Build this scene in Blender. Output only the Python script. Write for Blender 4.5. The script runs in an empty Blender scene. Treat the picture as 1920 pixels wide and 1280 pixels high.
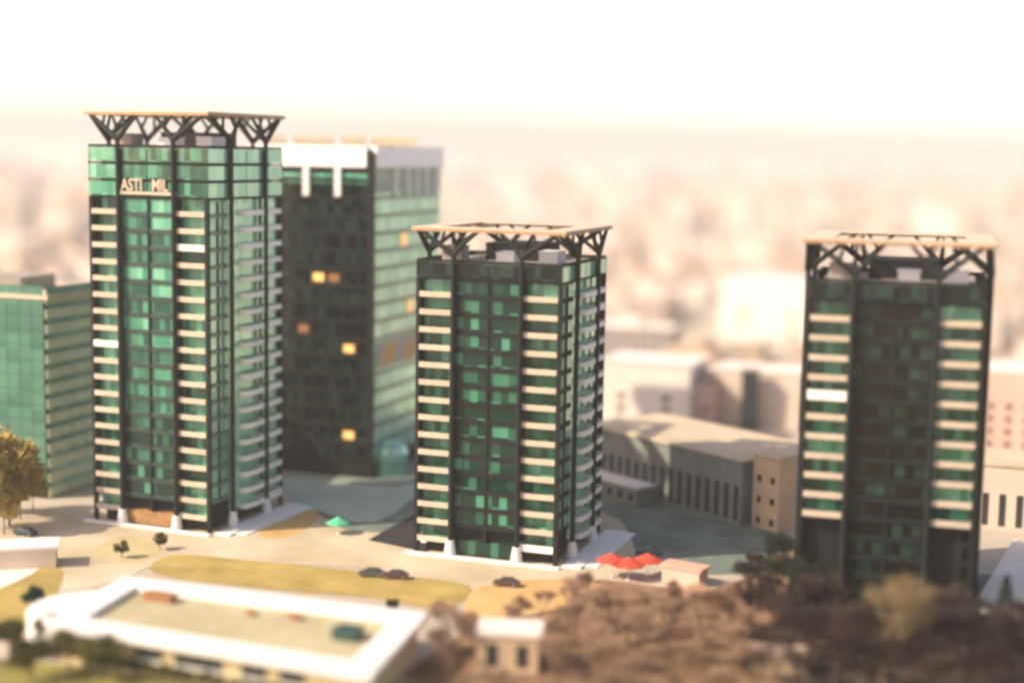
import bpy, bmesh, math, random
from mathutils import Vector, Matrix
R = math.radians
scene = bpy.context.scene
col = scene.collection
random.seed(7)

# ---------------------------------------------------------------- camera
FPX, CH, PITCH, ROLL = 2850.0, 73.0, R(7.08), R(0.98)
_R0 = Vector((1, 0, 0)); _F = Vector((0, math.cos(PITCH), -math.sin(PITCH))); _U0 = _R0.cross(_F)
_Rt = math.cos(ROLL)*_R0 + math.sin(ROLL)*_U0
_Up = math.cos(ROLL)*_U0 - math.sin(ROLL)*_R0
cam = bpy.data.cameras.new('camera'); camo = bpy.data.objects.new('camera', cam); col.objects.link(camo)
M = Matrix((( _Rt.x, _Up.x, -_F.x, 0), (_Rt.y, _Up.y, -_F.y, 0), (_Rt.z, _Up.z, -_F.z, CH), (0, 0, 0, 1)))
camo.matrix_world = M
cam.sensor_width = 36.0; cam.lens = 36.0*FPX/1920
cam.clip_start = 1.0; cam.clip_end = 40000
cam.dof.use_dof = True
cam.dof.focus_distance = 279.0
cam.dof.aperture_fstop = (cam.lens/1000)/6.4        # aperture 6.4 m across: the miniature blur of the photograph
scene.camera = camo

# ---------------------------------------------------------------- world, sun, exposure
SUN_AZ = Vector((-0.95, -0.31)).normalized()        # towards the sun
SUN_EL = R(37)
w = bpy.data.worlds.new('World'); scene.world = w; w.use_nodes = True
nt = w.node_tree; nt.nodes.clear()
sky = nt.nodes.new('ShaderNodeTexSky'); sky.sky_type = 'NISHITA'; sky.sun_disc = False
sky.sun_elevation = SUN_EL; sky.sun_rotation = math.atan2(SUN_AZ.x, SUN_AZ.y)
sky.air_density = 0.6; sky.dust_density = 1.4; sky.ozone_density = 0.6; sky.altitude = 80
warm = nt.nodes.new('ShaderNodeMix'); warm.data_type = 'RGBA'; warm.blend_type = 'MULTIPLY'
warm.inputs['Factor'].default_value = 1.0
warm.inputs[7].default_value = (1.0, 0.80, 0.685, 1)
bg = nt.nodes.new('ShaderNodeBackground'); bg.inputs['Strength'].default_value = 0.15
wo = nt.nodes.new('ShaderNodeOutputWorld')
nt.links.new(sky.outputs[0], warm.inputs[6]); nt.links.new(warm.outputs[2], bg.inputs['Color'])
nt.links.new(bg.outputs[0], wo.inputs['Surface'])
sl = bpy.data.lights.new('sun', 'SUN'); sl.energy = 2.4; sl.angle = R(0.6); sl.color = (1.0, 0.86, 0.69)
so = bpy.data.objects.new('sun', sl); col.objects.link(so)
sd = Vector((SUN_AZ.x*math.cos(SUN_EL), SUN_AZ.y*math.cos(SUN_EL), math.sin(SUN_EL)))
so.rotation_euler = sd.to_track_quat('Z', 'Y').to_euler(); so.location = (0, 0, 300)
vs = scene.view_settings
scene.display_settings.display_device = 'sRGB'
vs.view_transform = 'Standard'; vs.look = 'None'; vs.gamma = 1; vs.use_curve_mapping = False
vs.exposure = 1.42
scene.render.film_transparent = False
try:
    scene.cycles.filter_width = 3.2                   # the photograph is soft throughout
    scene.cycles.volume_bounces = 1
    scene.cycles.max_bounces = 6
    scene.cycles.use_denoising = True
except Exception:
    pass

# ---------------------------------------------------------------- helpers
def at(x, y, z=0.0):
    """world point at height z seen at pixel (x, y) of the 1920 px photograph"""
    d = _F + _Rt*((x-960)/FPX) - _Up*((y-640)/FPX)
    t = (z-CH)/d.z
    return Vector((d.x*t, d.y*t, z))
def proj(p):
    v = Vector(p)-Vector((0, 0, CH)); z = v.dot(_F)
    return 960+FPX*v.dot(_Rt)/z, 640-FPX*v.dot(_Up)/z

def tag(o, label=None, cat=None, group=None, kind=None):
    if label: o['label'] = label
    if cat: o['category'] = cat
    if group: o['group'] = group
    if kind: o['kind'] = kind
    return o
def empty(name, loc=(0, 0, 0), rz=0.0):
    o = bpy.data.objects.new(name, None); col.objects.link(o)
    o.empty_display_size = 1.0
    o.location = loc; o.rotation_euler = (0, 0, rz)
    return o
def copy_tree(o, parent=None):
    c = o.copy(); col.objects.link(c)
    if parent: c.parent = parent
    for ch in list(o.children):
        copy_tree(ch, c)
    return c

class MB:
    def __init__(s): s.v = []; s.f = []; s.m = []
    def face(s, pts, m=0):
        n = len(s.v); s.v += [tuple(p) for p in pts]; s.f.append(tuple(range(n, n+len(pts)))); s.m.append(m)
    def box(s, x0, x1, y0, y1, z0, z1, m=0):
        n = len(s.v)
        s.v += [(x0,y0,z0),(x1,y0,z0),(x1,y1,z0),(x0,y1,z0),(x0,y0,z1),(x1,y0,z1),(x1,y1,z1),(x0,y1,z1)]
        for q in ((0,3,2,1),(4,5,6,7),(0,1,5,4),(1,2,6,5),(2,3,7,6),(3,0,4,7)):
            s.f.append(tuple(n+i for i in q)); s.m.append(m)
    def prism(s, pts, z0, z1, m=0, top=None):
        n = len(s.v); k = len(pts)
        a = sum(pts[i][0]*pts[(i+1) % k][1]-pts[(i+1) % k][0]*pts[i][1] for i in range(k))
        if a < 0: pts = list(pts)[::-1]
        s.v += [(p[0], p[1], z0) for p in pts]+[(p[0], p[1], z1) for p in pts]
        s.f.append(tuple(n+i for i in range(k))[::-1]); s.m.append(m)
        s.f.append(tuple(n+k+i for i in range(k))); s.m.append(m if top is None else top)
        for i in range(k):
            j = (i+1) % k
            s.f.append((n+i, n+j, n+k+j, n+k+i)); s.m.append(m)
    def tube(s, a, b, r0, r1, k=8, m=0, cap=True):
        a = Vector(a); b = Vector(b); d = (b-a)
        if d.length < 1e-6: return
        d.normalize(); u = d.orthogonal().normalized(); v = d.cross(u)
        n = len(s.v)
        for p, r in ((a, r0), (b, r1)):
            for i in range(k):
                t = 2*math.pi*i/k
                s.v.append(tuple(p+u*(r*math.cos(t))+v*(r*math.sin(t))))
        for i in range(k):
            j = (i+1) % k
            s.f.append((n+i, n+j, n+k+j, n+k+i)); s.m.append(m)
        if cap:
            s.f.append(tuple(n+i for i in range(k))[::-1]); s.m.append(m)
            s.f.append(tuple(n+k+i for i in range(k))); s.m.append(m)
    def lathe(s, prof, k=16, m=0, c=(0, 0)):
        n = len(s.v)
        for r, z in prof:
            for i in range(k):
                t = 2*math.pi*i/k
                s.v.append((c[0]+r*math.cos(t), c[1]+r*math.sin(t), z))
        for q in range(len(prof)-1):
            for i in range(k):
                j = (i+1) % k
                s.f.append((n+q*k+i, n+q*k+j, n+(q+1)*k+j, n+(q+1)*k+i)); s.m.append(m)
    def mesh(s, name, mats):
        me = bpy.data.meshes.new(name); me.from_pydata(s.v, [], s.f)
        for mt in (mats if isinstance(mats, (list, tuple)) else [mats]): me.materials.append(mt)
        me.polygons.foreach_set('material_index', s.m); me.update()
        return me
    def build(s, name, mats, parent=None, bevel=0.0):
        o = bpy.data.objects.new(name, s.mesh(name, mats)); col.objects.link(o)
        if parent: o.parent = parent
        if bevel:
            b = o.modifiers.new('bevel', 'BEVEL'); b.width = bevel; b.segments = 2; b.limit_method = 'ANGLE'
        return o

# ---------------------------------------------------------------- materials
def mat(name, c, rough=0.8, spec=0.3, var=0.0, scale=1.0, metal=0.0, c2=None, detail=6.0, bump=0.0, obj_var=0.0):
    m = bpy.data.materials.new(name); m.use_nodes = True
    n = m.node_tree.nodes; l = m.node_tree.links
    b = n['Principled BSDF']; b.inputs['Roughness'].default_value = rough
    b.inputs['Specular IOR Level'].default_value = spec; b.inputs['Metallic'].default_value = metal
    c = tuple(c)+(1,)
    b.inputs['Base Color'].default_value = c
    out = None
    if var or c2:
        tc = n.new('ShaderNodeTexCoord'); nz = n.new('ShaderNodeTexNoise')
        nz.inputs['Scale'].default_value = scale; nz.inputs['Detail'].default_value = detail; nz.inputs['Roughness'].default_value = 0.62
        l.new(tc.outputs['Object'], nz.inputs['Vector'])
        rp = n.new('ShaderNodeValToRGB')
        rp.color_ramp.elements[0].position = 0.33; rp.color_ramp.elements[1].position = 0.67
        d = c2 if c2 else tuple(x*(1-var) for x in c[:3])
        e = tuple(min(1, x*(1+var*0.6)) for x in c[:3]) if not c2 else c[:3]
        rp.color_ramp.elements[0].color = tuple(d)+(1,); rp.color_ramp.elements[1].color = tuple(e)+(1,)
        l.new(nz.outputs['Fac'], rp.inputs['Fac']); out = rp.outputs['Color']
        if bump:
            bp = n.new('ShaderNodeBump'); bp.inputs['Strength'].default_value = bump; bp.inputs['Distance'].default_value = 0.2
            l.new(nz.outputs['Fac'], bp.inputs['Height']); l.new(bp.outputs['Normal'], b.inputs['Normal'])
    if obj_var:
        oi = n.new('ShaderNodeObjectInfo'); mr = n.new('ShaderNodeMapRange')
        mr.inputs['To Min'].default_value = 1-obj_var; mr.inputs['To Max'].default_value = 1+obj_var
        l.new(oi.outputs['Random'], mr.inputs['Value'])
        mx = n.new('ShaderNodeMix'); mx.data_type = 'RGBA'; mx.blend_type = 'MULTIPLY'; mx.inputs['Factor'].default_value = 1
        if out: l.new(out, mx.inputs[6])
        else: mx.inputs[6].default_value = c
        l.new(mr.outputs[0], mx.inputs[7]); out = mx.outputs[2]
    if out: l.new(out, b.inputs['Base Color'])
    return m

def glass_mat(name, dark, light, rough=0.07, ior=1.9, p=0.55, metal=0.0, cell=(1.3, 1.3, 3.2), bump=0.03):
    """tinted facade glass: panes differ by blinds and curtains (per pane cell), reflections by the renderer, partly also by pane tone"""
    m = bpy.data.materials.new(name); m.use_nodes = True
    n = m.node_tree.nodes; l = m.node_tree.links; b = n['Principled BSDF']
    b.inputs['Roughness'].default_value = rough; b.inputs['IOR'].default_value = ior; b.inputs['Metallic'].default_value = metal
    tc = n.new('ShaderNodeTexCoord')
    dv = n.new('ShaderNodeVectorMath'); dv.operation = 'DIVIDE'; dv.inputs[1].default_value = cell
    fl = n.new('ShaderNodeVectorMath'); fl.operation = 'FLOOR'
    ad = n.new('ShaderNodeVectorMath'); ad.operation = 'ADD'
    oi = n.new('ShaderNodeObjectInfo'); wn = n.new('ShaderNodeTexWhiteNoise'); wn.noise_dimensions = '4D'
    off = n.new('ShaderNodeVectorMath'); off.operation = 'ADD'; off.inputs[1].default_value = (0.37, 0.37, 0.02)
    l.new(tc.outputs['Object'], off.inputs[0]); l.new(off.outputs[0], dv.inputs[0]); l.new(dv.outputs[0], fl.inputs[0])
    l.new(fl.outputs[0], wn.inputs['Vector']); l.new(oi.outputs['Random'], wn.inputs['W'])
    rp = n.new('ShaderNodeValToRGB')
    rp.color_ramp.elements[0].position = p-0.15; rp.color_ramp.elements[1].position = 1.0
    rp.color_ramp.elements[0].color = tuple(dark)+(1,); rp.color_ramp.elements[1].color = tuple(light)+(1,)
    l.new(wn.outputs['Value'], rp.inputs['Fac']); l.new(rp.outputs['Color'], b.inputs['Base Color'])
    nz = n.new('ShaderNodeTexNoise'); nz.inputs['Scale'].default_value = 0.35; nz.inputs['Detail'].default_value = 2
    l.new(tc.outputs['Object'], nz.inputs['Vector'])
    bp = n.new('ShaderNodeBump'); bp.inputs['Strength'].default_value = bump; bp.inputs['Distance'].default_value = 1.0
    l.new(nz.outputs['Fac'], bp.inputs['Height']); l.new(bp.outputs['Normal'], b.inputs['Normal'])
    return m
def emit_mat(name, c, s):
    m = bpy.data.materials.new(name); m.use_nodes = True
    b = m.node_tree.nodes['Principled BSDF']; b.inputs['Base Color'].default_value = tuple(c)+(1,)
    b.inputs['Emission Color'].default_value = tuple(c)+(1,); b.inputs['Emission Strength'].default_value = s
    return m
def window_wall_mat(name, wall, win, sx=3.0, sz=3.0):
    """plaster wall with a regular window pattern, for buildings far behind"""
    m = bpy.data.materials.new(name); m.use_nodes = True
    n = m.node_tree.nodes; l = m.node_tree.links; b = n['Principled BSDF']
    b.inputs['Roughness'].default_value = 0.85
    tc = n.new('ShaderNodeTexCoord'); sp = n.new('ShaderNodeSeparateXYZ'); l.new(tc.outputs['Object'], sp.inputs[0])
    def math_(op, a, bb=None):
        k = n.new('ShaderNodeMath'); k.operation = op
        for i, q in enumerate((a, bb)):
            if q is None: continue
            if isinstance(q, (int, float)): k.inputs[i].default_value = q
            else: l.new(q, k.inputs[i])
        return k.outputs[0]
    u = math_('FRACT', math_('DIVIDE', math_('ADD', sp.outputs['X'], sp.outputs['Y']), sx))
    v = math_('FRACT', math_('DIVIDE', sp.outputs['Z'], sz))
    wn = math_('MULTIPLY', math_('MULTIPLY', math_('GREATER_THAN', u, 0.28), math_('LESS_THAN', u, 0.74)),
               math_('MULTIPLY', math_('GREATER_THAN', v, 0.32), math_('LESS_THAN', v, 0.78)))
    oi = n.new('ShaderNodeObjectInfo')
    rp = n.new('ShaderNodeMix'); rp.data_type = 'RGBA'
    rp.inputs[6].default_value = tuple(wall)+(1,); rp.inputs[7].default_value = tuple(x*0.72 for x in wall)+(1,)
    l.new(oi.outputs['Random'], rp.inputs['Factor'])
    mx = n.new('ShaderNodeMix'); mx.data_type = 'RGBA'; l.new(wn, mx.inputs['Factor'])
    l.new(rp.outputs[2], mx.inputs[6]); mx.inputs[7].default_value = tuple(win)+(1,)
    l.new(mx.outputs[2], b.inputs['Base Color'])
    return m

G = {}
G['cream'] = mat('cream_balcony_paint', (0.54, 0.45, 0.33), 0.75, 0.3, var=0.12, scale=0.6, obj_var=0.06)
G['dark'] = mat('dark_cladding', (0.013, 0.017, 0.015), 0.7, 0.15, var=0.25, scale=0.4)
G['steel'] = mat('dark_green_steel', (0.014, 0.020, 0.018), 0.65, 0.15, var=0.2, scale=0.7)
G['glass'] = glass_mat('green_window_glass', (0.006, 0.030, 0.021), (0.07, 0.25, 0.15), p=0.70, ior=1.45, cell=(1.5, 1.5, 3.2))
G['glass_mid'] = glass_mat('mid_green_glass', (0.009, 0.065, 0.043), (0.07, 0.27, 0.16), p=0.4, ior=1.6)
G['glass_black'] = glass_mat('smoked_window_glass', (0.007, 0.007, 0.006), (0.022, 0.05, 0.036), p=0.84, ior=1.35, cell=(1.5, 1.5, 3.2))
G['glass_bright'] = glass_mat('bright_green_glass', (0.035, 0.22, 0.13), (0.18, 0.50, 0.31), p=0.3, ior=1.8)
G['side_panel'] = mat('side_light_spandrel', (0.10, 0.19, 0.14), 0.3, 0.6, var=0.15, scale=0.5)  # spandrels of the right faces, lightened to paint in reflected sky
G['glass_dark'] = glass_mat('dark_office_glass', (0.005, 0.008, 0.008), (0.02, 0.045, 0.035), p=0.5, ior=1.4)
G['glass_pale'] = glass_mat('sky_toned_pale_glass', (0.26, 0.60, 0.42), (0.50, 0.82, 0.60), p=0.3, ior=2.0, metal=0.45, rough=0.12, cell=(2.6, 2.6, 3.9))  # base colour lightened, painting part of the sky's reflection on right faces
G['canopy'] = mat('pale_canopy_sheet', (0.60, 0.48, 0.34), 0.7, 0.3, var=0.08, scale=0.4)
G['fascia'] = mat('tan_canopy_fascia', (0.42, 0.26, 0.13), 0.7, 0.3, var=0.3, scale=0.5)
G['pale_rail'] = mat('pale_paint_and_side_light', (0.86, 0.82, 0.72), 0.7, 0.3, var=0.1, scale=0.6, obj_var=0.06)  # white on odd balconies; on the right face it is painted-in light
G['white'] = mat('white_paint', (0.80, 0.77, 0.72), 0.6, 0.3, var=0.06, scale=0.3)
G['roofgrey'] = mat('roof_gravel', (0.34, 0.30, 0.25), 0.9, 0.2, var=0.3, scale=0.5)
G['lobby'] = mat('warm_lobby_timber', (0.35, 0.20, 0.08), 0.6, 0.3, var=0.4, scale=0.8)
G['lit'] = emit_mat('lit_office_window', (0.9, 0.50, 0.16), 0.30)
G['litdim'] = emit_mat('dim_lit_window', (0.30, 0.14, 0.05), 0.05)

# ---------------------------------------------------------------- ground and paving
def sheet(name, pts, z, m, kind='structure', sub=0):
    mb = MB(); k = len(pts)
    a = sum(pts[i][0]*pts[(i+1) % k][1]-pts[(i+1) % k][0]*pts[i][1] for i in range(k))
    if a < 0: pts = pts[::-1]
    mb.face([(p[0], p[1], z) for p in pts])
    o = mb.build(name, m); tag(o, kind=kind)
    return o
def smooth(pts, n=4):
    out = []; k = len(pts)
    for i in range(k):
        p0, p1, p2, p3 = (Vector(pts[(i+j-1) % k][:2]) for j in range(4))
        for q in range(n):
            t = q/n
            out.append(0.5*((2*p1)+(p2-p0)*t+(2*p0-5*p1+4*p2-p3)*t*t+(3*p1-p0-3*p2+p3)*t**3))
    return out
def px(*ps, z=0.0): return [at(x, y, z) for x, y in ps]

G['city_ground'] = mat('dusty_city_ground', (0.52, 0.46, 0.37), 0.95, 0.1, c2=(0.38, 0.33, 0.25), scale=0.012, detail=9)
G['asphalt'] = mat('worn_asphalt', (0.155, 0.195, 0.155), 0.9, 0.2, var=0.35, scale=0.12)
G['paving'] = mat('pale_plaza_paving', (0.60, 0.51, 0.37), 0.9, 0.2, c2=(0.42, 0.34, 0.21), scale=0.07, detail=11)
G['white_path'] = mat('bleached_concrete_path', (0.74, 0.68, 0.58), 0.9, 0.2, var=0.08, scale=0.2)
G['lawn'] = mat('dry_yellow_lawn', (0.46, 0.34, 0.11), 0.95, 0.1, c2=(0.28, 0.22, 0.07), scale=0.11, detail=9)
G['park'] = mat('park_soil_and_leaves', (0.30, 0.19, 0.11), 0.95, 0.1, c2=(0.12, 0.07, 0.04), scale=0.14, detail=10)
G['greenpark'] = mat('rough_park_grass', (0.36, 0.31, 0.085), 0.95, 0.1, c2=(0.10, 0.10, 0.03), scale=0.09, detail=10)
G['sand'] = mat('yellow_sand_court', (0.60, 0.42, 0.18), 0.95, 0.1, c2=(0.46, 0.28, 0.11), scale=0.12)

mb = MB(); mb.face([(9000*math.cos(2*math.pi*i/96), 9000*math.sin(2*math.pi*i/96), -0.05) for i in range(96)])
tag(mb.build('ground', G['city_ground']), kind='structure')
# rough park between the camera's own hill and the frame's lower edge
sheet('park_grass', [(-160, 20), (160, 20), (160, 206), (60, 208), (10, 203), (-40, 203), (-90, 214), (-160, 220)], 0.0, G['greenpark'])
sheet('park_soil', smooth(px((840, 1300), (860, 1190), (905, 1110), (1100, 1085), (1320, 1105), (1440, 1060), (1500, 1010), (1900, 1110), (2100, 1300)), 3), 0.012, G['park'])
sheet('thicket_shade_ground', smooth(px((1440, 1090), (1560, 1120), (1840, 1165), (1950, 1180), (2100, 1320), (1700, 1400), (1530, 1330), (1430, 1240), (1400, 1140)), 4), 0.016, mat('painted_ground_shade', (0.085, 0.060, 0.045), 0.95, 0.1, c2=(0.045, 0.034, 0.028), scale=0.2, detail=10))  # dark sheet that paints shade onto the ground under the trees
sheet('plaza', smooth(px((-120, 1090), (20, 985), (95, 950), (160, 962), (300, 960), (430, 905), (520, 915), (560, 950), (640, 990), (760, 1000), (850, 1000), (1130, 960), (1190, 1060), (1060, 1095), (880, 1110), (690, 1065), (330, 1055), (230, 1085), (100, 1110)), 4), 0.020, G['paving'])
sheet('road', smooth(px((520, 885), (640, 868), (790, 845), (1000, 860), (1300, 930), (1460, 985), (1440, 1060), (1300, 1075), (1170, 1035), (1000, 985), (800, 975), (700, 1012), (600, 965), (530, 940)), 4), 0.008, G['asphalt'])
sheet('forecourt', smooth(px((520, 885), (700, 902), (795, 850), (800, 905), (705, 978), (600, 958), (530, 938)), 3), 0.016, mat('pale_teal_forecourt', (0.36, 0.44, 0.35), 0.85, 0.3, var=0.12, scale=0.15))
sheet('service_ramp', px((690, 1012), (800, 950), (850, 1000), (800, 1035)), 0.024, mat('shade_dark_ramp', (0.035, 0.035, 0.036), 0.9, 0.2, var=0.3, scale=0.2))  # dark sheet, the ramp's shade put into its colour
sheet('lawn', smooth(px((290, 1075), (330, 1040), (480, 1052), (690, 1072), (880, 1098), (830, 1140), (700, 1120), (520, 1105)), 4), 0.028, G['lawn'])
sheet('lawn', smooth(px((175, 1035), (225, 1005), (290, 1016), (300, 1040), (235, 1055)), 4), 0.028, mat('worn_pale_grass', (0.54, 0.45, 0.27), 0.95, 0.1, c2=(0.42, 0.35, 0.16), scale=0.12, detail=10))
sheet('sand_court', smooth(px((490, 985), (560, 952), (600, 965), (560, 1000), (500, 1010)), 3), 0.028, G['sand'])
sheet('lawn', smooth(px((900, 1100), (1080, 1085), (1130, 1110), (1000, 1150), (880, 1160)), 4), 0.030, G['sand'])
sheet('lawn', smooth(px((-80, 1060), (60, 1050), (120, 1075), (60, 1170), (-80, 1200)), 4), 0.032, G['lawn'])
sheet('path', smooth(px((-60, 1075), (80, 1005), (100, 1030), (60, 1075), (-60, 1120)), 4), 0.040, G['white_path'])

# ---------------------------------------------------------------- the three residential towers
FH = 3.2
def letters(txt, size, depth, mname):
    cu = bpy.data.curves.new(mname, 'FONT'); cu.body = txt; cu.size = size; cu.extrude = depth; cu.align_x = 'CENTER'
    cu.offset = 0.05
    o = bpy.data.objects.new(mname, cu); col.objects.link(o)
    dg = bpy.context.evaluated_depsgraph_get(); dg.update()
    me = bpy.data.meshes.new_from_object(o.evaluated_get(dg))
    bpy.data.objects.remove(o)
    return me

def make_tower(name, label, corner, ang, top, nb, over, crown_floors, seed, hx, rise):
    """28 m square tower; local -y is the wide face to the camera, +x the narrow side face, lightened through its colours. corner = ground point of the near corner"""
    rnd = random.Random(seed)
    ca, sa = math.cos(R(ang)), math.sin(R(ang))
    cx = corner[0]-(ca*hx-sa*(-hx)); cy = corner[1]-(sa*hx+ca*(-hx))
    t = empty(name, (cx, cy, 0), R(ang)); t.scale = (hx/14, hx/14, 1); tag(t, label, 'tower', 'green glass towers with branching roof columns')
    b0 = top-(crown_floors+nb)*FH
    # inner body with dark floor slabs, set behind the facades
    m = MB(); m.box(-12.2, 12.2, -12.2, 12.2, 0, top-0.6)
    m.box(-12.2, 12.2, -12.2, 12.2, top-0.598, top-0.3, 1)
    m.build('core', [G['dark'], G['roofgrey']], t)
    # corner piers and centre bays
    for sx in (-1, 1):
        for sy in (-1, 1):
            m = MB(); m.box(sx*13.25 if sx > 0 else -14, 14 if sx > 0 else -13.25, sy*13.25 if sy > 0 else -14, 14 if sy > 0 else -13.25, 0, top-crown_floors*FH-0.01)
            m.build('corner_pier', G['dark'], t)
    # spandrels of the glazed centre bays, front and back, right and left
    m = MB()
    n_lv = int((top-1.0)/FH)
    for i in range(n_lv+1):
        z = top-crown_floors*FH-(i)*FH if i <= 100 else 0
        if z < 3.0: break
        m.box(-6.5, 6.5, -13.8, -12.2, z-0.35, z+0.45, 2 if seed == 1 else 0)
        m.box(12.2, 13.8, -13.25, -6.5, z-0.35, z+0.35 if seed == 1 else z+0.45, 1 if seed == 1 else 0)
        m.box(-13.25, 13.25, 12.2, 13.8, z-0.35, z+0.45)
        m.box(-13.8, -12.2, -13.25, 13.25, z-0.35, z+0.45)
    for u in (-6.5, 0, 6.5):
        m.box(u-0.22, u+0.22, -13.86, -12.2, 3.0, top-crown_floors*FH-0.5)
    for u in (-10.0,):
        m.box(12.2, 13.84, u-0.12, u+0.12, 3.0, top-crown_floors*FH-0.5)
    m.build('spandrel', [G['dark'], G['side_panel'], mat('deep_green_spandrel', (0.022, 0.045, 0.036), 0.5, 0.4)], t)
    # windows of the glazed bays
    for i in range(100):
        z = top-crown_floors*FH-(i+1)*FH
        if z < 2.6: break
        for u0, u1 in ((-6.28, -0.22), (0.22, 6.28)):
            q = MB(); q.face([(u0, -13.5, z+0.45), (u1, -13.5, z+0.45), (u1, -13.5, z+FH-0.35), (u0, -13.5, z+FH-0.35)])
            q.build('window', (rnd.choice((G['glass_bright'], G['glass_mid'])) if i < 9 else (G['glass_mid'] if i < 13 else G['glass'])) if seed == 1 else (G['glass'] if seed == 2 else G['glass_black']), t)  # tallest tower: brighter glass higher up, a sky reflection graded into the panes
        q = MB(); q.face([(13.5, -13.25, z+0.45), (13.5, -6.7, z+0.45), (13.5, -6.7, z+FH-0.35), (13.5, -13.25, z+FH-0.35)])
        q.build('window', G['glass_pale'], t)
    q = MB()
    for i in range(100):
        z = top-crown_floors*FH-(i+1)*FH
        if z < 2.6: break
        q.face([(13.25, 13.5, z+0.45), (-13.25, 13.5, z+0.45), (-13.25, 13.5, z+FH-0.35), (13.25, 13.5, z+FH-0.35)])
        q.face([(-13.5, 13.25, z+0.45), (-13.5, -13.25, z+0.45), (-13.5, -13.25, z+FH-0.35), (-13.5, 13.25, z+FH-0.35)])
    q.build('rear_glazing', G['glass'], t)
    # crown glazing: the tall glass screen round the top
    m = MB(); z0 = top-crown_floors*FH
    gi = 0 if seed == 1 else 1
    for u0, u1 in ((-14, -6.9), (-6.1, -0.15), (0.15, 6.1), (6.9, 14)):
        for k in range(crown_floors):
            za = z0+k*FH+0.3; zb = z0+(k+1)*FH-0.3
            m.face([(u0, -14, za), (u1, -14, za), (u1, -14, zb), (u0, -14, zb)], 2 if u0 == -14 and seed == 1 else 0)
            m.face([(14, u0, za), (14, u1, za), (14, u1, zb), (14, u0, zb)], 1)
            m.face([(u1, 14, za), (u0, 14, za), (u0, 14, zb), (u1, 14, zb)])
            m.face([(-14, u1, za), (-14, u0, za), (-14, u0, zb), (-14, u1, zb)])
    m.build('crown_glazing', [G['glass_mid'] if seed == 1 else G['glass_dark'], G['glass_pale'], G['glass_bright']], t)
    m = MB()
    for k in range(crown_floors+1):
        z = z0+k*FH; h = 0.3 if k < crown_floors else 0.5
        for a in ((-13.95, 13.95, -13.95, -13.4), (-13.95, 13.95, 13.4, 13.95), (-13.95, -13.4, -13.4, 13.4), (13.4, 13.95, -13.4, 13.4)):
            m.box(*a, z-h*0.5, z+h*0.5)
    for u in (-14, 13.75):
        m.box(u, u+0.25, -13.99, -13.74, z0+0.3, top-0.3); m.box(u, u+0.25, 13.74, 13.99, z0+0.3, top-0.3)
    m.build('parapet', G['dark'], t)
    # balconies: front outer bays, right face centre stack and far bay
    def bal(u0, u1, face, z, out, rounded=False):
        w = u1-u0
        m = MB(); white = rnd.random() < 0.10; hh = 0.86 if not white else rnd.choice((1.1, 1.5))
        if rounded:
            pts = [(u0, -12.25)]+[(u0+w*(0.5-0.5*math.cos(math.pi*k/8)), -14-out*math.sin(math.pi*k/8)**0.6) for k in range(9)]+[(u1, -12.25)]
        else:
            pts = [(u0, -12.25), (u0, -14-out), (u1, -14-out), (u1, -12.25)]
        inner = [(p[0]*0.0+(u0+u1)/2+(p[0]-(u0+u1)/2)*0.97, p[1]+(0.16 if p[1] < -13 else 0)) for p in pts]
        m.prism(pts, z-0.12, z+0.14)
        k = len(pts)
        for i in range(k-1):
            a, b = pts[i], pts[i+1]; ia, ib = inner[i], inner[i+1]
            m.face([(a[0], a[1], z+0.14), (b[0], b[1], z+0.14), (b[0], b[1], z+hh), (a[0], a[1], z+hh)])
            m.face([(ib[0], ib[1], z+0.14), (ia[0], ia[1], z+0.14), (ia[0], ia[1], z+hh), (ib[0], ib[1], z+hh)])
            m.face([(a[0], a[1], z+hh), (b[0], b[1], z+hh), (ib[0], ib[1], z+hh), (ia[0], ia[1], z+hh)])
        o = m.build('balcony', G['pale_rail'] if (face == 1 or white) else G['cream'], t)
        g = MB(); gy = -13.2 if face == 1 else -12.3
        g.face([(u0+0.15, gy, z+0.2), (u1-0.15, gy, z+0.2), (u1-0.15, gy, z+FH-0.25), (u0+0.15, gy, z+FH-0.25)])
        wd = g.build('window', G['glass_pale'] if face == 1 else (G['glass_bright'] if rnd.random() < (0.65 if seed == 1 else 0.2) else G['glass_mid']), o)
        if face == 1: o.rotation_euler = (0, 0, R(90))
        return o
    for i in range(nb):
        z = b0+i*FH
        bal(-13.25, -6.75, 0, z, 0.18)
        bal(6.75, 13.25, 0, z, 0.18)
        bal(-2.2, 6.0, 1, z, 1.1, True)
        bal(6.9, 13.2, 1, z, 0.7, True)
    # glazed strip on the right face between the column and the balcony stack
    m = MB(); m.face([(13.45, -6.3, 3), (13.45, -2.2, 3), (13.45, -2.2, top-crown_floors*FH), (13.45, -6.3, top-crown_floors*FH)])
    m.build('side_glazing', G['glass_pale'], t)
    # tree columns, each with its forked head under the canopy
    ch = top+rise
    ov = over
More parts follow.
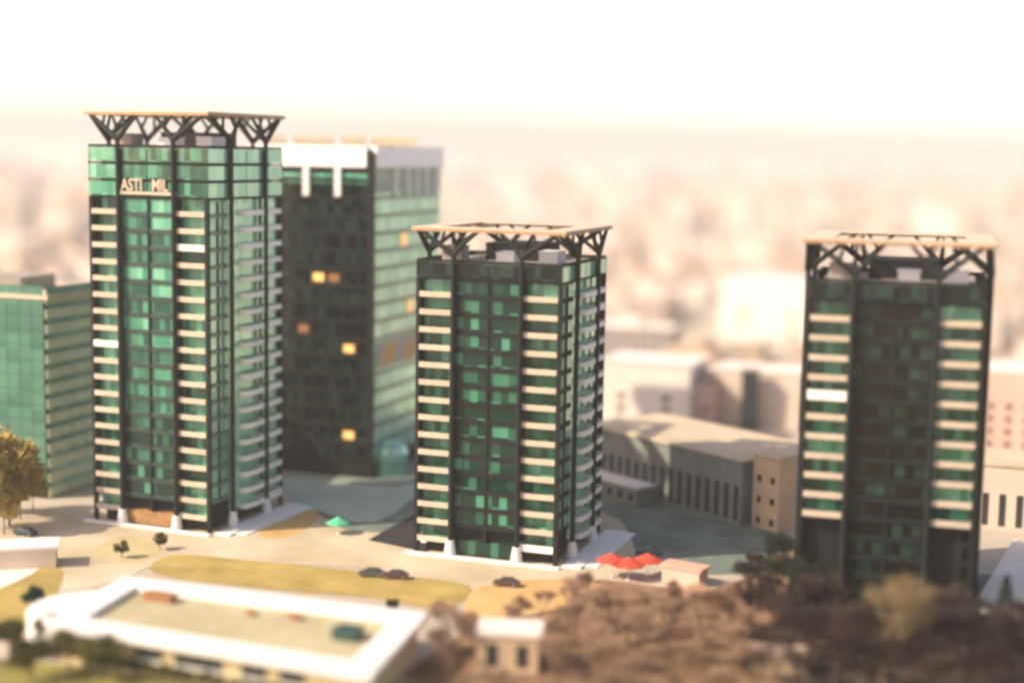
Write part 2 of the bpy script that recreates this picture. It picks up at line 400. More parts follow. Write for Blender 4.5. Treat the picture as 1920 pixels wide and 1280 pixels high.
    for face in range(4):
        for s in (-1, 1):
            m = MB(); u = s*6.5; y = -14.55
            m.tube((u, y, 2.2), (u, y, top+1.2), 0.50, 0.46, 10)
            j = (u, y, top+1.2)
            m.tube(j, (s*13.6, -13.9-ov*0.4, ch), 0.62, 0.34, 8)
            k = (s*4.3, y+0.3, top+3.6)
            m.tube(j, k, 0.58, 0.42, 8)
            m.tube(k, (s*1.6, -14.0, ch), 0.40, 0.28, 8)
            m.tube(k, (s*6.2, -14.0, ch), 0.34, 0.26, 8)
            m.tube(j, (s*6.8, -8.2, ch), 0.46, 0.28, 8)
            m.tube((s*9.0, -14.3, top+3.2), (s*8.4, -14.0, ch), 0.34, 0.26, 8)
            o = m.build('tree_column', G['steel'], t); o.rotation_euler = (0, 0, R(90*face))
            q = MB(); q.lathe([(0.0, 0.0), (1.15, 0.0), (1.0, 1.2), (0.72, 3.0), (0.0, 3.0)], 12, 0, (u, y))
            q.build('column_base', G['white'] if seed != 3 else G['steel'], o)
    # canopy: a square ring of pale sheet with a tan fascia
    e = 14.2+ov; i_ = 10.4
    m = MB()
    for a in ((-e, e, -e, -i_), (-e, e, i_, e), (-e, -i_, -i_, i_), (i_, e, -i_, i_)):
        m.box(*a, ch+0.05, ch+0.3)
    cano = m.build('canopy', G['canopy'], t)
    m = MB(); q = e+0.06
    for a in ((-q, q, -q, -q+0.4), (-q, q, q-0.4, q), (-q, -q+0.4, -q+0.4, q-0.4), (q-0.4, q, -q+0.4, q-0.4)):
        m.box(*a, ch-0.45, ch+0.03)
    for u in (-11.4, -7.0, 7.0, 11.4):
        m.box(u-0.2, u+0.2, -q+0.4, q-0.4, ch-0.38, ch+0.02)
    m.build('fascia', G['fascia'], cano)
    # roof plant
    for (x0, x1, y0, y1, h, mt) in ((-5, 6, -2, 9, 2.6, 'dark'), (7.5, 11, -8, -3, 1.8, 'white'), (-11, -7.2, -9, -5, 2.2, 'roofgrey'), (0, 3.4, -10, -6, 1.5, 'white')):
        m = MB(); m.box(x0, x1, y0, y1, top-0.3, top+h)
        m.box(x0-0.15, x1+0.15, y0-0.15, y1+0.15, top+h+0.003, top+h+0.2)
        m.build('roof_plant', G[mt], t)
    # ground floor
    m = MB(); m.box(-6.1, 6.1, -13.6, -12.21, 0.3, 2.9)
    m.build('entrance', G['lobby'] if seed == 1 else G['glass'], t)
    m = MB(); m.box(-15, 15, -16.2, -14.9, 0, 0.35); m.box(14.9, 18.5, -14, 15, 0, 0.35); m.box(18.5, 21, -12, 15, 0, 0.18)
    m.build('step', G['white'] if seed != 3 else G['asphalt'], t)
    return t

tA = make_tower('residential_tower', 'tallest green glass tower with cream balconies and pale sign letters under its branching crown', (-56.8, 282.5), -22, 73.0, 19, 0.2, 3, 1, 13.4, 6.2)
tB = make_tower('residential_tower', 'middle shorter green tower with cream balconies standing in front of the black office tower', (8.6, 263.5), -19.5, 53.6, 15, 0.5, 1, 2, 13.8, 5.7)
tC = make_tower('residential_tower', 'dark rightmost tower with grey cream balconies rising behind bare trees', (73.9, 235.5), -16, 53.6, 11, 0.7, 1, 3, 13.9, 6.4)  # lowest floors left dark without balconies, shaping in shade at its foot

# sign letters on the tallest tower
for txt, u in (('ASTI', -3.3), ('MIL', 3.3)):
    me = letters(txt, 2.75, 0.16, 'sign_letters'); me.materials.append(G['cream'])
    o = bpy.data.objects.new('sign_letters', me); col.objects.link(o); o.parent = tA
    o.location = (u, -14.35, 73.0-2.60*FH); o.rotation_euler = (R(90), 0, 0); o.scale = (0.92, 1.15, 1)
m = MB(); m.box(-6.9, 6.9, -14.62, -14.05, 73-2.83*FH, 73-2.66*FH)
m.build('sign_sill', G['cream'], tA)

# ---------------------------------------------------------------- black office tower behind
def make_office():
    ang = -19; ca, sa = math.cos(R(ang)), math.sin(R(ang))
    W, D, top = 30.0, 40.0, 73.4
    corner = Vector((-30.7, 332.5))
    t = empty('office_tower', (corner.x, corner.y, 0), R(ang))     # local origin at the near corner; front runs to -x, side to +y
    tag(t, 'black glass office tower with white roof frame and a few lit yellow windows', 'tower')
    m = MB(); m.box(-W+0.6, -0.6, 0.6, D-0.6, 0, top-0.5); m.build('core', G['dark'], t)
    fh = 3.9; n = 16; z0 = 4.0
    m = MB(); 
    for i in range(n+1):
        z = z0+i*fh
        m.box(-W, -0.61, 0.25, 0.6, z-0.45, z+0.45); m.box(-0.6, -0.25, 0.61, D, z-0.45, z+0.3, 1)
    for u in range(1, 8):
        m.box(-W*u/8-0.12, -W*u/8+0.12, 0.2, 0.249, z0, top-10)
    m.build('spandrel', [G['dark'], G['side_panel']], t)
    rnd = random.Random(5)
    litset = {(10, 3): 'lit', (10, 2): 'litdim', (6, 1): 'lit', (1, 1): 'lit', (7, 4): 'litdim'}
    lr = {(12, 4): 'lit', (8, 5): 'lit'}
    for i in range(n):
        z = z0+i*fh
        for k in range(8):
            q = MB(); u0 = -W*(k+1)/8+0.13; u1 = -W*k/8-0.13
            u0 = max(u0, -W); u1 = min(u1, -1.5)
            q.face([(u0, 0.4, z+0.45), (u1, 0.4, z+0.45), (u1, 0.4, z+fh-0.45), (u0, 0.4, z+fh-0.45)])
            mm = G[litset[(i, k)]] if (i, k) in litset else (G['glass_dark'])
            if (i, k) in litset:
                q = MB(); q.face([(u0, 0.4, z+0.9), (u0+2.7, 0.4, z+0.9), (u0+2.7, 0.4, z+fh-1.2), (u0, 0.4, z+fh-1.2)])
                q.build('lit_window', mm, t)['label'] = 'window glowing yellow' if litset[(i, k)] == 'lit' else 'dimly lit amber window'
            else:
                if k < 6: q.build('window', mm, t)
        q = MB()
        q.face([(-0.4, 0.9, z+0.45), (-0.4, D, z+0.45), (-0.4, D, z+fh-0.45), (-0.4, 0.9, z+fh-0.45)])
        q.build('window_row', G['glass_pale'], t)
    for (i, k) in lr:
        z = z0+i*fh; y0 = D*k/10
        q = MB(); q.face([(-0.24, y0, z+0.5), (-0.24, y0+3.4, z+0.5), (-0.24, y0+3.4, z+fh-0.5), (-0.24, y0, z+fh-0.5)])
        q.build('lit_window', G['lit'], t)['label'] = 'window glowing yellow'
    # dark corner blade
    m = MB(); m.box(-1.5, 0.0, 0.0, 0.9, 0, top-1.0); m.build('corner_blade', G['dark'], t)
    # white roof frame
    m = MB(); m.box(-W-0.5, -1.7, -0.3, 0.9, top-4.2, top+0.5); m.box(-1.69, 0.35, 0.91, D+0.5, top-4.2, top+0.5)
    m.box(-W-0.5, -1.7, D-0.9, D+0.5, top-4.2, top+0.5); m.box(-W-0.5, -W+0.7, 0.91, D-0.91, top-4.2, top+0.5)
    m.build('roof_frame', mat('bright_white_roof_paint', (0.90, 0.87, 0.81), 0.6, 0.3, var=0.04, scale=0.2), t)
    for u in (-8.6, -16.3, -24.2):
        q = MB(); q.box(u-0.75, u+0.75, -0.25, 0.24, top-10.6, top-4.21); q.build('white_pillar', G['white'], t)
    for v in (12, 19, 24.5, 30, 36):
        q = MB(); q.box(-0.24, 0.25, v-0.5, v+0.5, top-10.6, top-4.21); q.build('white_pillar', G['white'], t)
    m = MB(); m.box(-0.5, -0.245, 1.2, D, top-9.8, top-4.25); m.build('upper_panel', mat('pale_upper_panel', (0.34, 0.38, 0.26), 0.6, 0.4, var=0.3, scale=0.3), t)
    m = MB(); m.face([(-W, 0.38, top-7.8), (-1.6, 0.38, top-7.8), (-1.6, 0.38, top-5.6), (-W, 0.38, top-5.6)]); m.build('clerestory', G['glass_bright'], t)
    # gilt louvre frames and rails on the roof
    gold = mat('gilt_louvre', (0.60, 0.45, 0.20), 0.6, 0.4, var=0.25, scale=0.6)
    for (x, y, l) in ((-28, 3, 5.0), (-21, 3.5, 3.8), (-16, 3, 4.6), (-9, 3, 5.6), (-4, 8, 4.5), (-4, 16, 4.0), (-4, 24, 4.0)):
        q = MB()
        for k in range(int(l/0.9)+1):
            q.box(x+k*0.9-0.14, x+k*0.9+0.14, y-0.1, y+0.3, top+0.0, top+2.2)
        q.box(x-0.2, x+l+0.1, y-0.12, y+0.32, top+2.201, top+2.5); q.box(x-0.2, x+l+0.1, y+0.301, y+0.5, top+0.9, top+1.15)
        q.build('roof_louvre', gold, t)
    # pale banner on the side face
    q = MB(); q.box(-0.24, -0.1, 3.0, 26, 24.5, 30.5); bn = q.build('banner', G['cream'], t)
    org = mat('orange_print', (0.75, 0.42, 0.08), 0.7, 0.2, var=0.4, scale=0.5)
    q = MB(); q.face([(-0.09, 4.5, 25.2), (-0.09, 12, 26.0), (-0.09, 13, 29.8), (-0.09, 8, 29.4)]); q.build('banner_print', org, bn)
    q = MB(); q.face([(-0.09, 18, 25), (-0.09, 23.5, 25), (-0.09, 23.5, 29.4), (-0.09, 19.2, 28.6)])
    q.build('banner_print', org, bn)
    # glazed drum at the foot of the side face
    q = MB(); q.lathe([(4.2, 0.0), (4.2, 5.2), (3.6, 6.6), (2.2, 7.5), (0, 7.8)], 20, 0, (1.2, 7)); q.build('lobby_drum', G['glass_pale'], t)
    q = MB(); q.box(-W-2, 8, -4.5, -0.35, 0, 0.4); q.box(0.4, 9, -0.3, D+4, 0, 0.4); q.build('podium', mat('grey_green_podium', (0.26, 0.30, 0.24), 0.85, 0.2, var=0.12, scale=0.2), t)
    return t
make_office()

# ---------------------------------------------------------------- blurred green tower at the left edge
def make_left_tower():
    t = empty('glass_tower', (-96.0, 309.5, 0), R(-19)); top = 42.0
    tag(t, 'blurred green glass block with pale side face at the left edge', 'building')
    W, D = 30, 27
    m = MB(); m.box(-W, 0, 0, D, 0, top-0.5); m.build('core', G['dark'], t)
    m = MB()
    for i in range(14):
        for k in range(10):
            z = 1+i*3.1
            m.face([(-W*(k+1)/10+0.06, -0.15, z), (-W*k/10-0.06, -0.15, z), (-W*k/10-0.06, -0.15, z+3.0), (-W*(k+1)/10+0.06, -0.15, z+3.0)])
    m.build('front_glazing', glass_mat('sea_green_glass', (0.03, 0.14, 0.09), (0.06, 0.21, 0.13), p=0.3, cell=(3, 3, 3.1)), t)
    m = MB()
    for i in range(14):
        z = 1+i*3.1
        m.box(0.0, 0.5, 0.2, D-0.2, z-0.7, z+1.2)
        m.face([(0.35, 0.4, z+1.2), (0.35, D-0.4, z+1.2), (0.35, D-0.4, z+2.7), (0.35, 0.4, z+2.7)], 1)
    m.build('side_balconies', [mat('pale_olive_panel', (0.66, 0.72, 0.46), 0.8, 0.2, var=0.15, scale=0.3), G['glass_pale']], t)
    m = MB(); m.box(-W-0.3, 1.2, -0.4, D+0.3, top-0.49, top+0.4); m.build('roof', G['canopy'], t)
    m = MB(); m.box(-22, -10, 6, 18, top+0.403, top+3.2); m.build('roof_plant', G['roofgrey'], t)
make_left_tower()

# ---------------------------------------------------------------- low white pavilion in the foreground
def make_pavilion():
    h = 6.0
    A0, A1, A2, A3 = at(95, 1165, h), at(235, 1082, h), at(795, 1150, h), at(690, 1262, h)
    c = (A0+A1+A2+A3)/4
    t = empty('pavilion', (c.x, c.y, 0)); tag(t, 'low white pavilion with broad white roof rim and sunken beige roof deck', 'pavilion')
    P = [p-Vector((c.x, c.y, 0)) for p in (A3, A2, A1, A0)]
    def inset(d, side=None):
        out = []
        k = 4
        for i in range(k):
            a, b, e = P[i-1].to_2d(), P[i].to_2d(), P[(i+1) % k].to_2d()
            d1 = (b-a).normalized(); d2 = (e-b).normalized()
            n1 = Vector((-d1.y, d1.x)); n2 = Vector((-d2.y, d2.x))
            q = b+(n1+n2)*(d/(1+n1.dot(n2)))
            out.append(q)
        return out
    o0 = inset(-0.5); i1 = inset(3.6); w0 = inset(0.8)
    m = MB(); m.prism([tuple(q) for q in w0], 0, h-1.0); m.build('wall', mat('cream_plaster', (0.60, 0.48, 0.26), 0.85, 0.2, var=0.18, scale=0.25), t)
    m = MB(); k = 4
    for i in range(k):
        j = (i+1) % k
        a, b, ia, ib = o0[i], o0[j], i1[i], i1[j]
        m.face([(*a, h), (*b, h), (*ib, h), (*ia, h)]); m.face([(*a, h-0.99), (*b, h-0.99), (*b, h), (*a, h)])
        m.face([(*ib, h-0.9), (*ia, h-0.9), (*ia, h), (*ib, h)]); m.face([(*b, h-0.99), (*a, h-0.99), (*w0[i], h-0.99), (*w0[j], h-0.99)])
    m.build('roof_rim', G['white'], t)
    m = MB(); m.face([(*q, h-0.9) for q in i1]); m.build('roof_deck', mat('beige_roof_deck', (0.48, 0.43, 0.26), 0.9, 0.2, c2=(0.36, 0.31, 0.18), scale=0.12), t)
    # front wall openings
    a, b = w0[3], w0[0]; d = (b-a); L = d.length; d.normalize(); nrm = Vector((d.y, -d.x))
    ang = math.atan2(d.y, d.x)
    dk = mat('dark_window_strip', (0.02, 0.03, 0.03), 0.3, 0.5)
    for u0, u1 in ((0.27, 0.36), (0.40, 0.56), (0.62, 0.70), (0.74, 0.82)):
        q = MB(); q.box(u0*L, u1*L, -0.10, 0.10, 2.6, 4.2); o = q.build('window', dk, t)
        o.location = (a.x, a.y, 0); o.rotation_euler = (0, 0, ang)
        f = MB(); f.box(u0*L-0.15, u1*L+0.15, -0.22, -0.101, 2.35, 2.6); f.build('sill', G['white'], o)
    # rooftop hatch and vents
    def dk_box(u, v, lx, ly, hh, mt, nm):
        p = i1[3].lerp(i1[0], u).lerp(i1[2].lerp(i1[1], u), v)
        q = MB(); q.box(-lx/2, lx/2, -ly/2, ly/2, h-0.9, h-0.9+hh); q.box(-lx/2-0.1, lx/2+0.1, -ly/2-0.1, ly/2+0.1, h-0.897+hh, h-0.75+hh)
        o = q.build(nm, mt, t); o.location = (p.x, p.y, 0); o.rotation_euler = (0, 0, ang)
    dk_box(0.90, 0.55, 3.6, 3.0, 1.5, mat('teal_vent_metal', (0.03, 0.07, 0.065), 0.5, 0.4, var=0.2), 'roof_vent')
    rust = mat('rusty_hatch', (0.33, 0.16, 0.07), 0.8, 0.2, var=0.3)
    dk_box(0.13, 0.85, 5.0, 1.8, 1.0, rust, 'roof_hatch')
    dk_box(0.66, 0.82, 1.6, 1.2, 0.6, rust, 'roof_hatch')
    dk_box(0.50, 0.78, 1.0, 1.0, 0.5, rust, 'roof_hatch')
    # rounded white terrace at the left end
    q = MB(); q.lathe([(0, 4.6), (7.6, 4.6), (7.9, 4.2), (7.9, 0), (0, 0)], 28)
    o = q.build('terrace', G['white'], t); p = w0[3].lerp(w0[2], 0.5); o.location = (p.x-2.2, p.y+1.0, 0)
make_pavilion()

# ---------------------------------------------------------------- shaded hall, kiosk and other near buildings
def wall_block(name, label, cat, pts, h, wall_m, roof_m, win_m=None, rows=0, bay=3.2, roof_kind='flat', group=None, lv=3.2, win_h=1.5, win_w=1.6, rim=0.5, edges=None):
    """building over a ground polygon (counter-clockwise), with windows, each its own part, on every edge listed"""
    c = sum((Vector(p[:2]) for p in pts), Vector((0, 0)))/len(pts)
    t = empty(name, (c.x, c.y, 0)); tag(t, label, cat, group)
    P = [Vector(p[:2])-c for p in pts]
    a = sum(P[i].x*P[(i+1) % len(P)].y-P[(i+1) % len(P)].x*P[i].y for i in range(len(P)))
    if a < 0: P = P[::-1]
    m = MB(); m.prism([tuple(p) for p in P], 0, h); m.build('wall', wall_m, t)
    m = MB()
    if roof_kind == 'flat':
        Q = [p*(1+rim/p.length) for p in P]
        m.prism([tuple(p) for p in Q], h+0.003, h+0.5)
    else:
        Q = [p*(1+rim/p.length) for p in P]; z = h+0.003
        l01 = (Q[1]-Q[0]).length; l12 = (Q[2]-Q[1]).length
        hh = min(l01, l12)*0.32
        if l01 >= l12: r0, r1 = (Q[0]+Q[3])/2, (Q[1]+Q[2])/2; s = min(0.42, 0.5*l12/l01); ra, rb = r0.lerp(r1, s), r1.lerp(r0, s); fs = ((0, 1, 'b', 'a'), (1, 2, 'b'), (2, 3, 'a', 'b'), (3, 0, 'a'))
        else: r0, r1 = (Q[0]+Q[1])/2, (Q[3]+Q[2])/2; s = min(0.42, 0.5*l01/l12); ra, rb = r0.lerp(r1, s), r1.lerp(r0, s); fs = ((0, 1, 'a'), (1, 2, 'b', 'a'), (2, 3, 'b'), (3, 0, 'a', 'b'))
        D = {'a': (*ra, z+hh), 'b': (*rb, z+hh)}
        for f in fs: m.face([D[q] if q in D else (*Q[q], z) for q in f])
        m.face([(*q, z) for q in Q[::-1]])
    rf = m.build('roof', roof_m, t)
    if win_m and rows:
        for i in range(len(P)):
            if edges is not None and i not in edges: continue
            A, B = P[i], P[(i+1) % len(P)]; d = B-A; L = d.length; d.normalize()
            nn = max(1, int(L/bay)); st = L/nn
            me = None
            for r in range(rows):
                for k in range(nn):
                    z = 1.0+r*lv
                    if z+win_h > h: continue
                    if me is None:
                        q = MB(); q.box(-win_w/2, win_w/2, -0.06, 0.06, 0, win_h); me = q.mesh('window', win_m)
                    o = bpy.data.objects.new('window', me); col.objects.link(o); o.parent = t
                    p = A+d*(st*(k+0.5)); o.location = (p.x, p.y, z); o.rotation_euler = (0, 0, math.atan2(d.y, d.x))
    return t
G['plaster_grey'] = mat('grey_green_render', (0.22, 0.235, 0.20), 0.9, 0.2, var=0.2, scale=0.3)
G['roof_tan'] = mat('tan_flat_roof', (0.58, 0.47, 0.32), 0.9, 0.2, var=0.15, scale=0.08)
G['win'] = mat('dark_window', (0.03, 0.035, 0.035), 0.25, 0.6)
G['orange_wall'] = mat('ochre_wall', (0.56, 0.40, 0.25), 0.9, 0.2, var=0.15, scale=0.2)
G['cream_wall'] = mat('cream_wall', (0.66, 0.54, 0.42), 0.9, 0.2, var=0.10, scale=0.2)
G['pale_wall'] = mat('pale_wall', (0.76, 0.68, 0.58), 0.9, 0.2, var=0.08, scale=0.2)
G['pink_wall'] = mat('pink_wall', (0.62, 0.42, 0.33), 0.9, 0.2, var=0.10, scale=0.2)
G['brick_roof'] = mat('faded_tile_roof', (0.46, 0.32, 0.22), 0.9, 0.2, var=0.25, scale=0.3)
G['brown_roof'] = mat('brown_roof', (0.36, 0.27, 0.20), 0.9, 0.2, var=0.25, scale=0.3)

# long hall between the middle and right towers, front wall in the tower's shade
f0, f1 = Vector((16.5, 334.0)), Vector((46.0, 296.0)); dd = (f1-f0).normalized(); nn = Vector((-dd.y, dd.x))
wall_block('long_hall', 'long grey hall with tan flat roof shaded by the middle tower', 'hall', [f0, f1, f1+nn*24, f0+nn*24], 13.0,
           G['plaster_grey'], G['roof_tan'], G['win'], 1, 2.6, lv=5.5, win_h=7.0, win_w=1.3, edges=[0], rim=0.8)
b0 = f0+dd*4-nn*6; b1 = f0+dd*24-nn*6
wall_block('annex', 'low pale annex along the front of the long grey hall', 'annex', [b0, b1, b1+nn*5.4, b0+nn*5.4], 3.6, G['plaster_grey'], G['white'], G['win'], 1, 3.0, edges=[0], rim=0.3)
e0 = f1+dd*1.2+nn*2
wall_block('ochre_house', 'narrow ochre house at the lit right end of the long grey hall', 'house', [e0, e0+dd*7, e0+dd*7+nn*14, e0+nn*14], 14.5, G['orange_wall'], G['roof_tan'], G['win'], 3, 3.5, lv=4.2, win_w=1.1, win_h=1.3, edges=[0], rim=0.4)
def block_at(name, label, cat, x, y, wdt, dep, h, wm, rm, ang=-20, rows=2, kind='flat', bay=4.0, edges=(0, 1), wm2=None, **k):
    p = at(x, y); ca, sa = math.cos(R(ang)), math.sin(R(ang))
    ex, ey = Vector((ca, sa)), Vector((-sa, ca)); p = p.to_2d()
    return wall_block(name, label, cat, [p-ex*wdt/2, p+ex*wdt/2, p+ex*wdt/2+ey*dep, p-ex*wdt/2+ey*dep], h, wm, rm, wm2 or G['win'], rows, bay, kind, edges=list(edges), **k)
block_at('apartment_block', 'big cream block with brown stained middle behind the hall roof', 'apartment block', 1205, 800, 25, 22, 17, G['pale_wall'], G['pale_wall'], rows=3, bay=9, win_w=2.4)
block_at('apartment_block', 'pale block with one tall dark window strip behind the hall', 'apartment block', 1415, 800, 24, 16, 15, G['cream_wall'], G['pale_wall'], rows=0)
_p = at(1405, 800)
block_at('stair_house', 'slim dark glazed stair tower standing against the pale block', 'stair tower', 1402, 806, 4.2, 3.0, 16, G['win'], G['roofgrey'], rows=0)
block_at('brick_house', 'brown red house wedged between the two pale blocks', 'house', 1292, 800, 13, 12, 12, G['pink_wall'], G['brown_roof'], rows=2, kind='hip')
block_at('warehouse', 'large white block standing alone left of the rightmost tower', 'building', 1438, 636, 40, 30, 23, G['pale_wall'], G['white'], rows=2, bay=16, lv=7, win_h=3, win_w=3.5)
block_at('apartment_block', 'beige block with grey vertical windows at the right edge', 'apartment block', 1925, 1000, 26, 18, 13, G['cream_wall'], G['roof_tan'], rows=1, bay=3.2, win_h=6.5, win_w=1.3)
block_at('apartment_block', 'pale rosy block above the grey windowed block at the right edge', 'apartment block', 1940, 850, 36, 22, 20, G['pink_wall'], G['pale_wall'], rows=4, bay=4.4)
block_at('garden_house', 'small pale roofed garden house with two dark doorways by the bare trees', 'house', 950, 1262, 8.6, 6.5, 5.4, G['orange_wall'], G['pale_wall'], rows=1, bay=4.2, win_h=3.2, win_w=1.7, ang=-6, edges=[0])
block_at('shed', 'low pink roofed shed beside the red parasols', 'shed', 1275, 1095, 7.0, 3.6, 2.6, G['pink_wall'], mat('salmon_sheet_roof', (0.62, 0.36, 0.26), 0.7, 0.3, var=0.1), rows=0, ang=-32)
block_at('shed', 'low pale shed roof showing at the bottom below the rightmost tower', 'shed', 1455, 1262, 8.0, 4.0, 2.6, G['orange_wall'], mat('pale_pink_roof', (0.62, 0.46, 0.36), 0.7, 0.3, var=0.15), rows=0, ang=-8)
block_at('pavilion', 'small white flat roofed pavilion at the left edge beyond the round terrace', 'pavilion', 20, 1068, 15, 6.0, 3.4, G['cream_wall'], G['white'], rows=0, ang=14)
# pale concrete ramp wedge at the right edge behind the conifer
_a = at(1822, 1150); _b = at(1900, 1020); _c = at(2010, 1060); _d = at(1985, 1190)
m = MB(); m.prism([tuple(q.to_2d()) for q in (_a, _d, _c, _b)], 0, 1.1); tag(m.build('terrace_wall', G['white_path']), 'pale raised terrace at the foot of the rightmost tower, right edge', 'terrace')

# ---------------------------------------------------------------- parasols, cars
def parasol(x, y, c, label, r=1.9, group=None, h=3.4):
    p = at(x, y); t = empty('parasol', p); tag(t, label, 'parasol', group)
    m = MB(); m.tube((0, 0, 0), (0, 0, h-0.1), 0.05, 0.05, 8); m.lathe([(0, 0), (0.4, 0), (0.4, 0.12), (0, 0.12)], 12); m.build('pole', G['white'], t)
    m = MB(); k = 8; n = []
    for i in range(k*2):
        a = math.pi*i/k; rr = r*(1.0 if i % 2 == 0 else 0.9); n.append((rr*math.cos(a), rr*math.sin(a), h-1.25 if i % 2 == 0 else h-1.15))
    for i in range(k*2): m.face([n[i], n[(i+1) % (2*k)], (0, 0, h)])
    for i in range(k*2):
        a, b = n[i], n[(i+1) % (2*k)]; m.face([(a[0], a[1], a[2]-0.25), (b[0], b[1], b[2]-0.25), b, a])
    m.build('canopy', c, t)
red = mat('red_canvas', (0.62, 0.075, 0.045), 0.8, 0.2, var=0.1); green = mat('green_canvas', (0.10, 0.50, 0.26), 0.8, 0.2, var=0.1)
parasol(1146, 1082, red, 'red parasol nearest the foot of the middle tower', 2.7, h=4.4)
parasol(1178, 1086, red, 'red parasol in the middle of the row of three', 2.9, h=4.0)
parasol(1214, 1080, red, 'red parasol at the end of the row next to the pink shed', 2.6, h=4.2)
parasol(634, 1000, green, 'bright green parasol on the plaza between the two left towers', 2.3)

def car(x, y, rz, paint, label):
    t = empty('parked_car', at(x, y), rz); t.location.z = 0.03; tag(t, label, 'car', 'cars parked round the plaza')
    L, W = 4.5, 1.8
    prof = [(-2.25, 0.45), (-2.2, 0.82), (-1.35, 0.95), (1.7, 0.95), (2.2, 0.85), (2.25, 0.45), (1.9, 0.28), (-1.9, 0.28)]
    m = MB(); n = len(prof)
    for s in (1, -1):
        m.face([(p[0], s*W/2, p[1]) for p in (prof if s < 0 else prof[::-1])])
    for i in range(n):
        a, b = prof[i], prof[(i+1) % n]; m.face([(a[0], -W/2, a[1]), (a[0], W/2, a[1]), (b[0], W/2, b[1]), (b[0], -W/2, b[1])])
    roof = [(-0.85, 1.44), (1.0, 1.46)]
    m.box(-0.75, 0.95, -0.66, 0.66, 1.42, 1.48)
    m.build('body', paint, t, bevel=0.06)
    m = MB(); lo = [(-1.45, 0.953), (1.75, 0.953)]; up = [(-0.8, 1.43), (1.0, 1.43)]
    for s in (1, -1): m.face([(lo[0][0], s*0.84, 0.95), (lo[1][0], s*0.84, 0.95), (up[1][0], s*0.68, 1.43), (up[0][0], s*0.68, 1.43)][::(1 if s < 0 else -1)])
    m.face([(lo[0][0], 0.84, .95), (lo[0][0], -0.84, .95), (up[0][0], -0.68, 1.43), (up[0][0], 0.68, 1.43)])
    m.face([(lo[1][0], -0.84, .95), (lo[1][0], 0.84, .95), (up[1][0], 0.68, 1.43), (up[1][0], -0.68, 1.43)])
    m.build('cabin_glass', G['win'], t)
    tyre = bpy.data.materials.get('tyre_rubber') or mat('tyre_rubber', (0.02, 0.02, 0.02), 0.9, 0.2)
    for sx in (-1.4, 1.4):
        for sy in (-1, 1):
            m = MB(); m.tube((sx, sy*0.72, 0.32), (sx, sy*0.93, 0.32), 0.32, 0.32, 14); wl = m.build('wheel', tyre, t)
            m = MB(); m.tube((sx, sy*0.931, 0.32), (sx, sy*0.95, 0.32), 0.19, 0.17, 10); m.build('rim', G['roofgrey'], wl)
    for sy in (-0.6, 0.6):
        m = MB(); m.box(-2.30, -2.2, sy-0.2, sy+0.2, 0.62, 0.76); m.build('headlight', G['white'], t)
brown = mat('brown_car_paint', (0.10, 0.045, 0.03), 0.35, 0.5); dteal = mat('dark_teal_car_paint', (0.02, 0.055, 0.055), 0.35, 0.5); grey = mat('grey_green_car_paint', (0.09, 0.095, 0.06), 0.35, 0.5)
car(697, 1080, R(-6), grey, 'olive grey car parked behind the brown car at the lawn edge')
car(742, 1084, R(-6), brown, 'dark brown car parked at the lawn edge before the middle tower')
car(48, 1003, R(-20), dteal, 'dark teal car parked at the left end of the plaza')
car(1215, 1040, R(-15), dteal, 'dark car standing on the shaded road behind the red parasols')
car(950, 1098, R(-12), brown, 'small brown car on the yellow ground in front of the middle tower')

# ---------------------------------------------------------------- trees
bark = mat('brown_bark', (0.17, 0.115, 0.075), 0.95, 0.1, var=0.3, scale=1.0)
def bare_meshes(seed, h, spread, tw_m, twigs=2600, tr=0.22):
    """leafless tree: forking limbs, then a haze of fine twigs at the tips"""
    rnd = random.Random(seed); tr_mb = MB(); cr = MB(); tips = []
    def grow(p, d, l, r, lev):
        q = p+d*l
        (tr_mb if lev < 2 else cr).tube(p, q, r, r*0.68, 5 if lev < 2 else 3, cap=False)
        if lev >= 2: tips.append((p, q))
        if lev >= 5 or r < 0.012: return
        for k in range(2 if lev == 0 else rnd.choice((2, 3))):
            a = Vector((rnd.gauss(0, 1), rnd.gauss(0, 1), rnd.gauss(0, 0.6))).normalized()
            nd = (d*0.75+a*spread+Vector((0, 0, 0.16))).normalized()
            grow(q, nd, l*rnd.uniform(0.62, 0.84), r*rnd.uniform(0.55, 0.7), lev+1)
        if lev >= 1: grow(q, (d+Vector((rnd.gauss(0, .2), rnd.gauss(0, .2), 0.1))).normalized(), l*0.72, r*0.62, lev+1)
    grow(Vector((0, 0, 0)), Vector((rnd.gauss(0, .05), rnd.gauss(0, .05), 1)).normalized(), h*0.30, tr, 0)
    for _ in range(twigs):
        a, b = rnd.choice(tips); p = a.lerp(b, rnd.random())
        d = ((b-a).normalized()*0.6+Vector((rnd.gauss(0, .6), rnd.gauss(0, .6), rnd.gauss(0.15, .5)))).normalized()
        l = rnd.uniform(0.4, 1.1)*h/9; s = d.orthogonal().normalized()*rnd.uniform(0.010, 0.022)*h/9
        cr.face([p-s, p+s, p+d*l])
    return tr_mb.mesh('trunk', bark), cr.mesh('crown', tw_m)
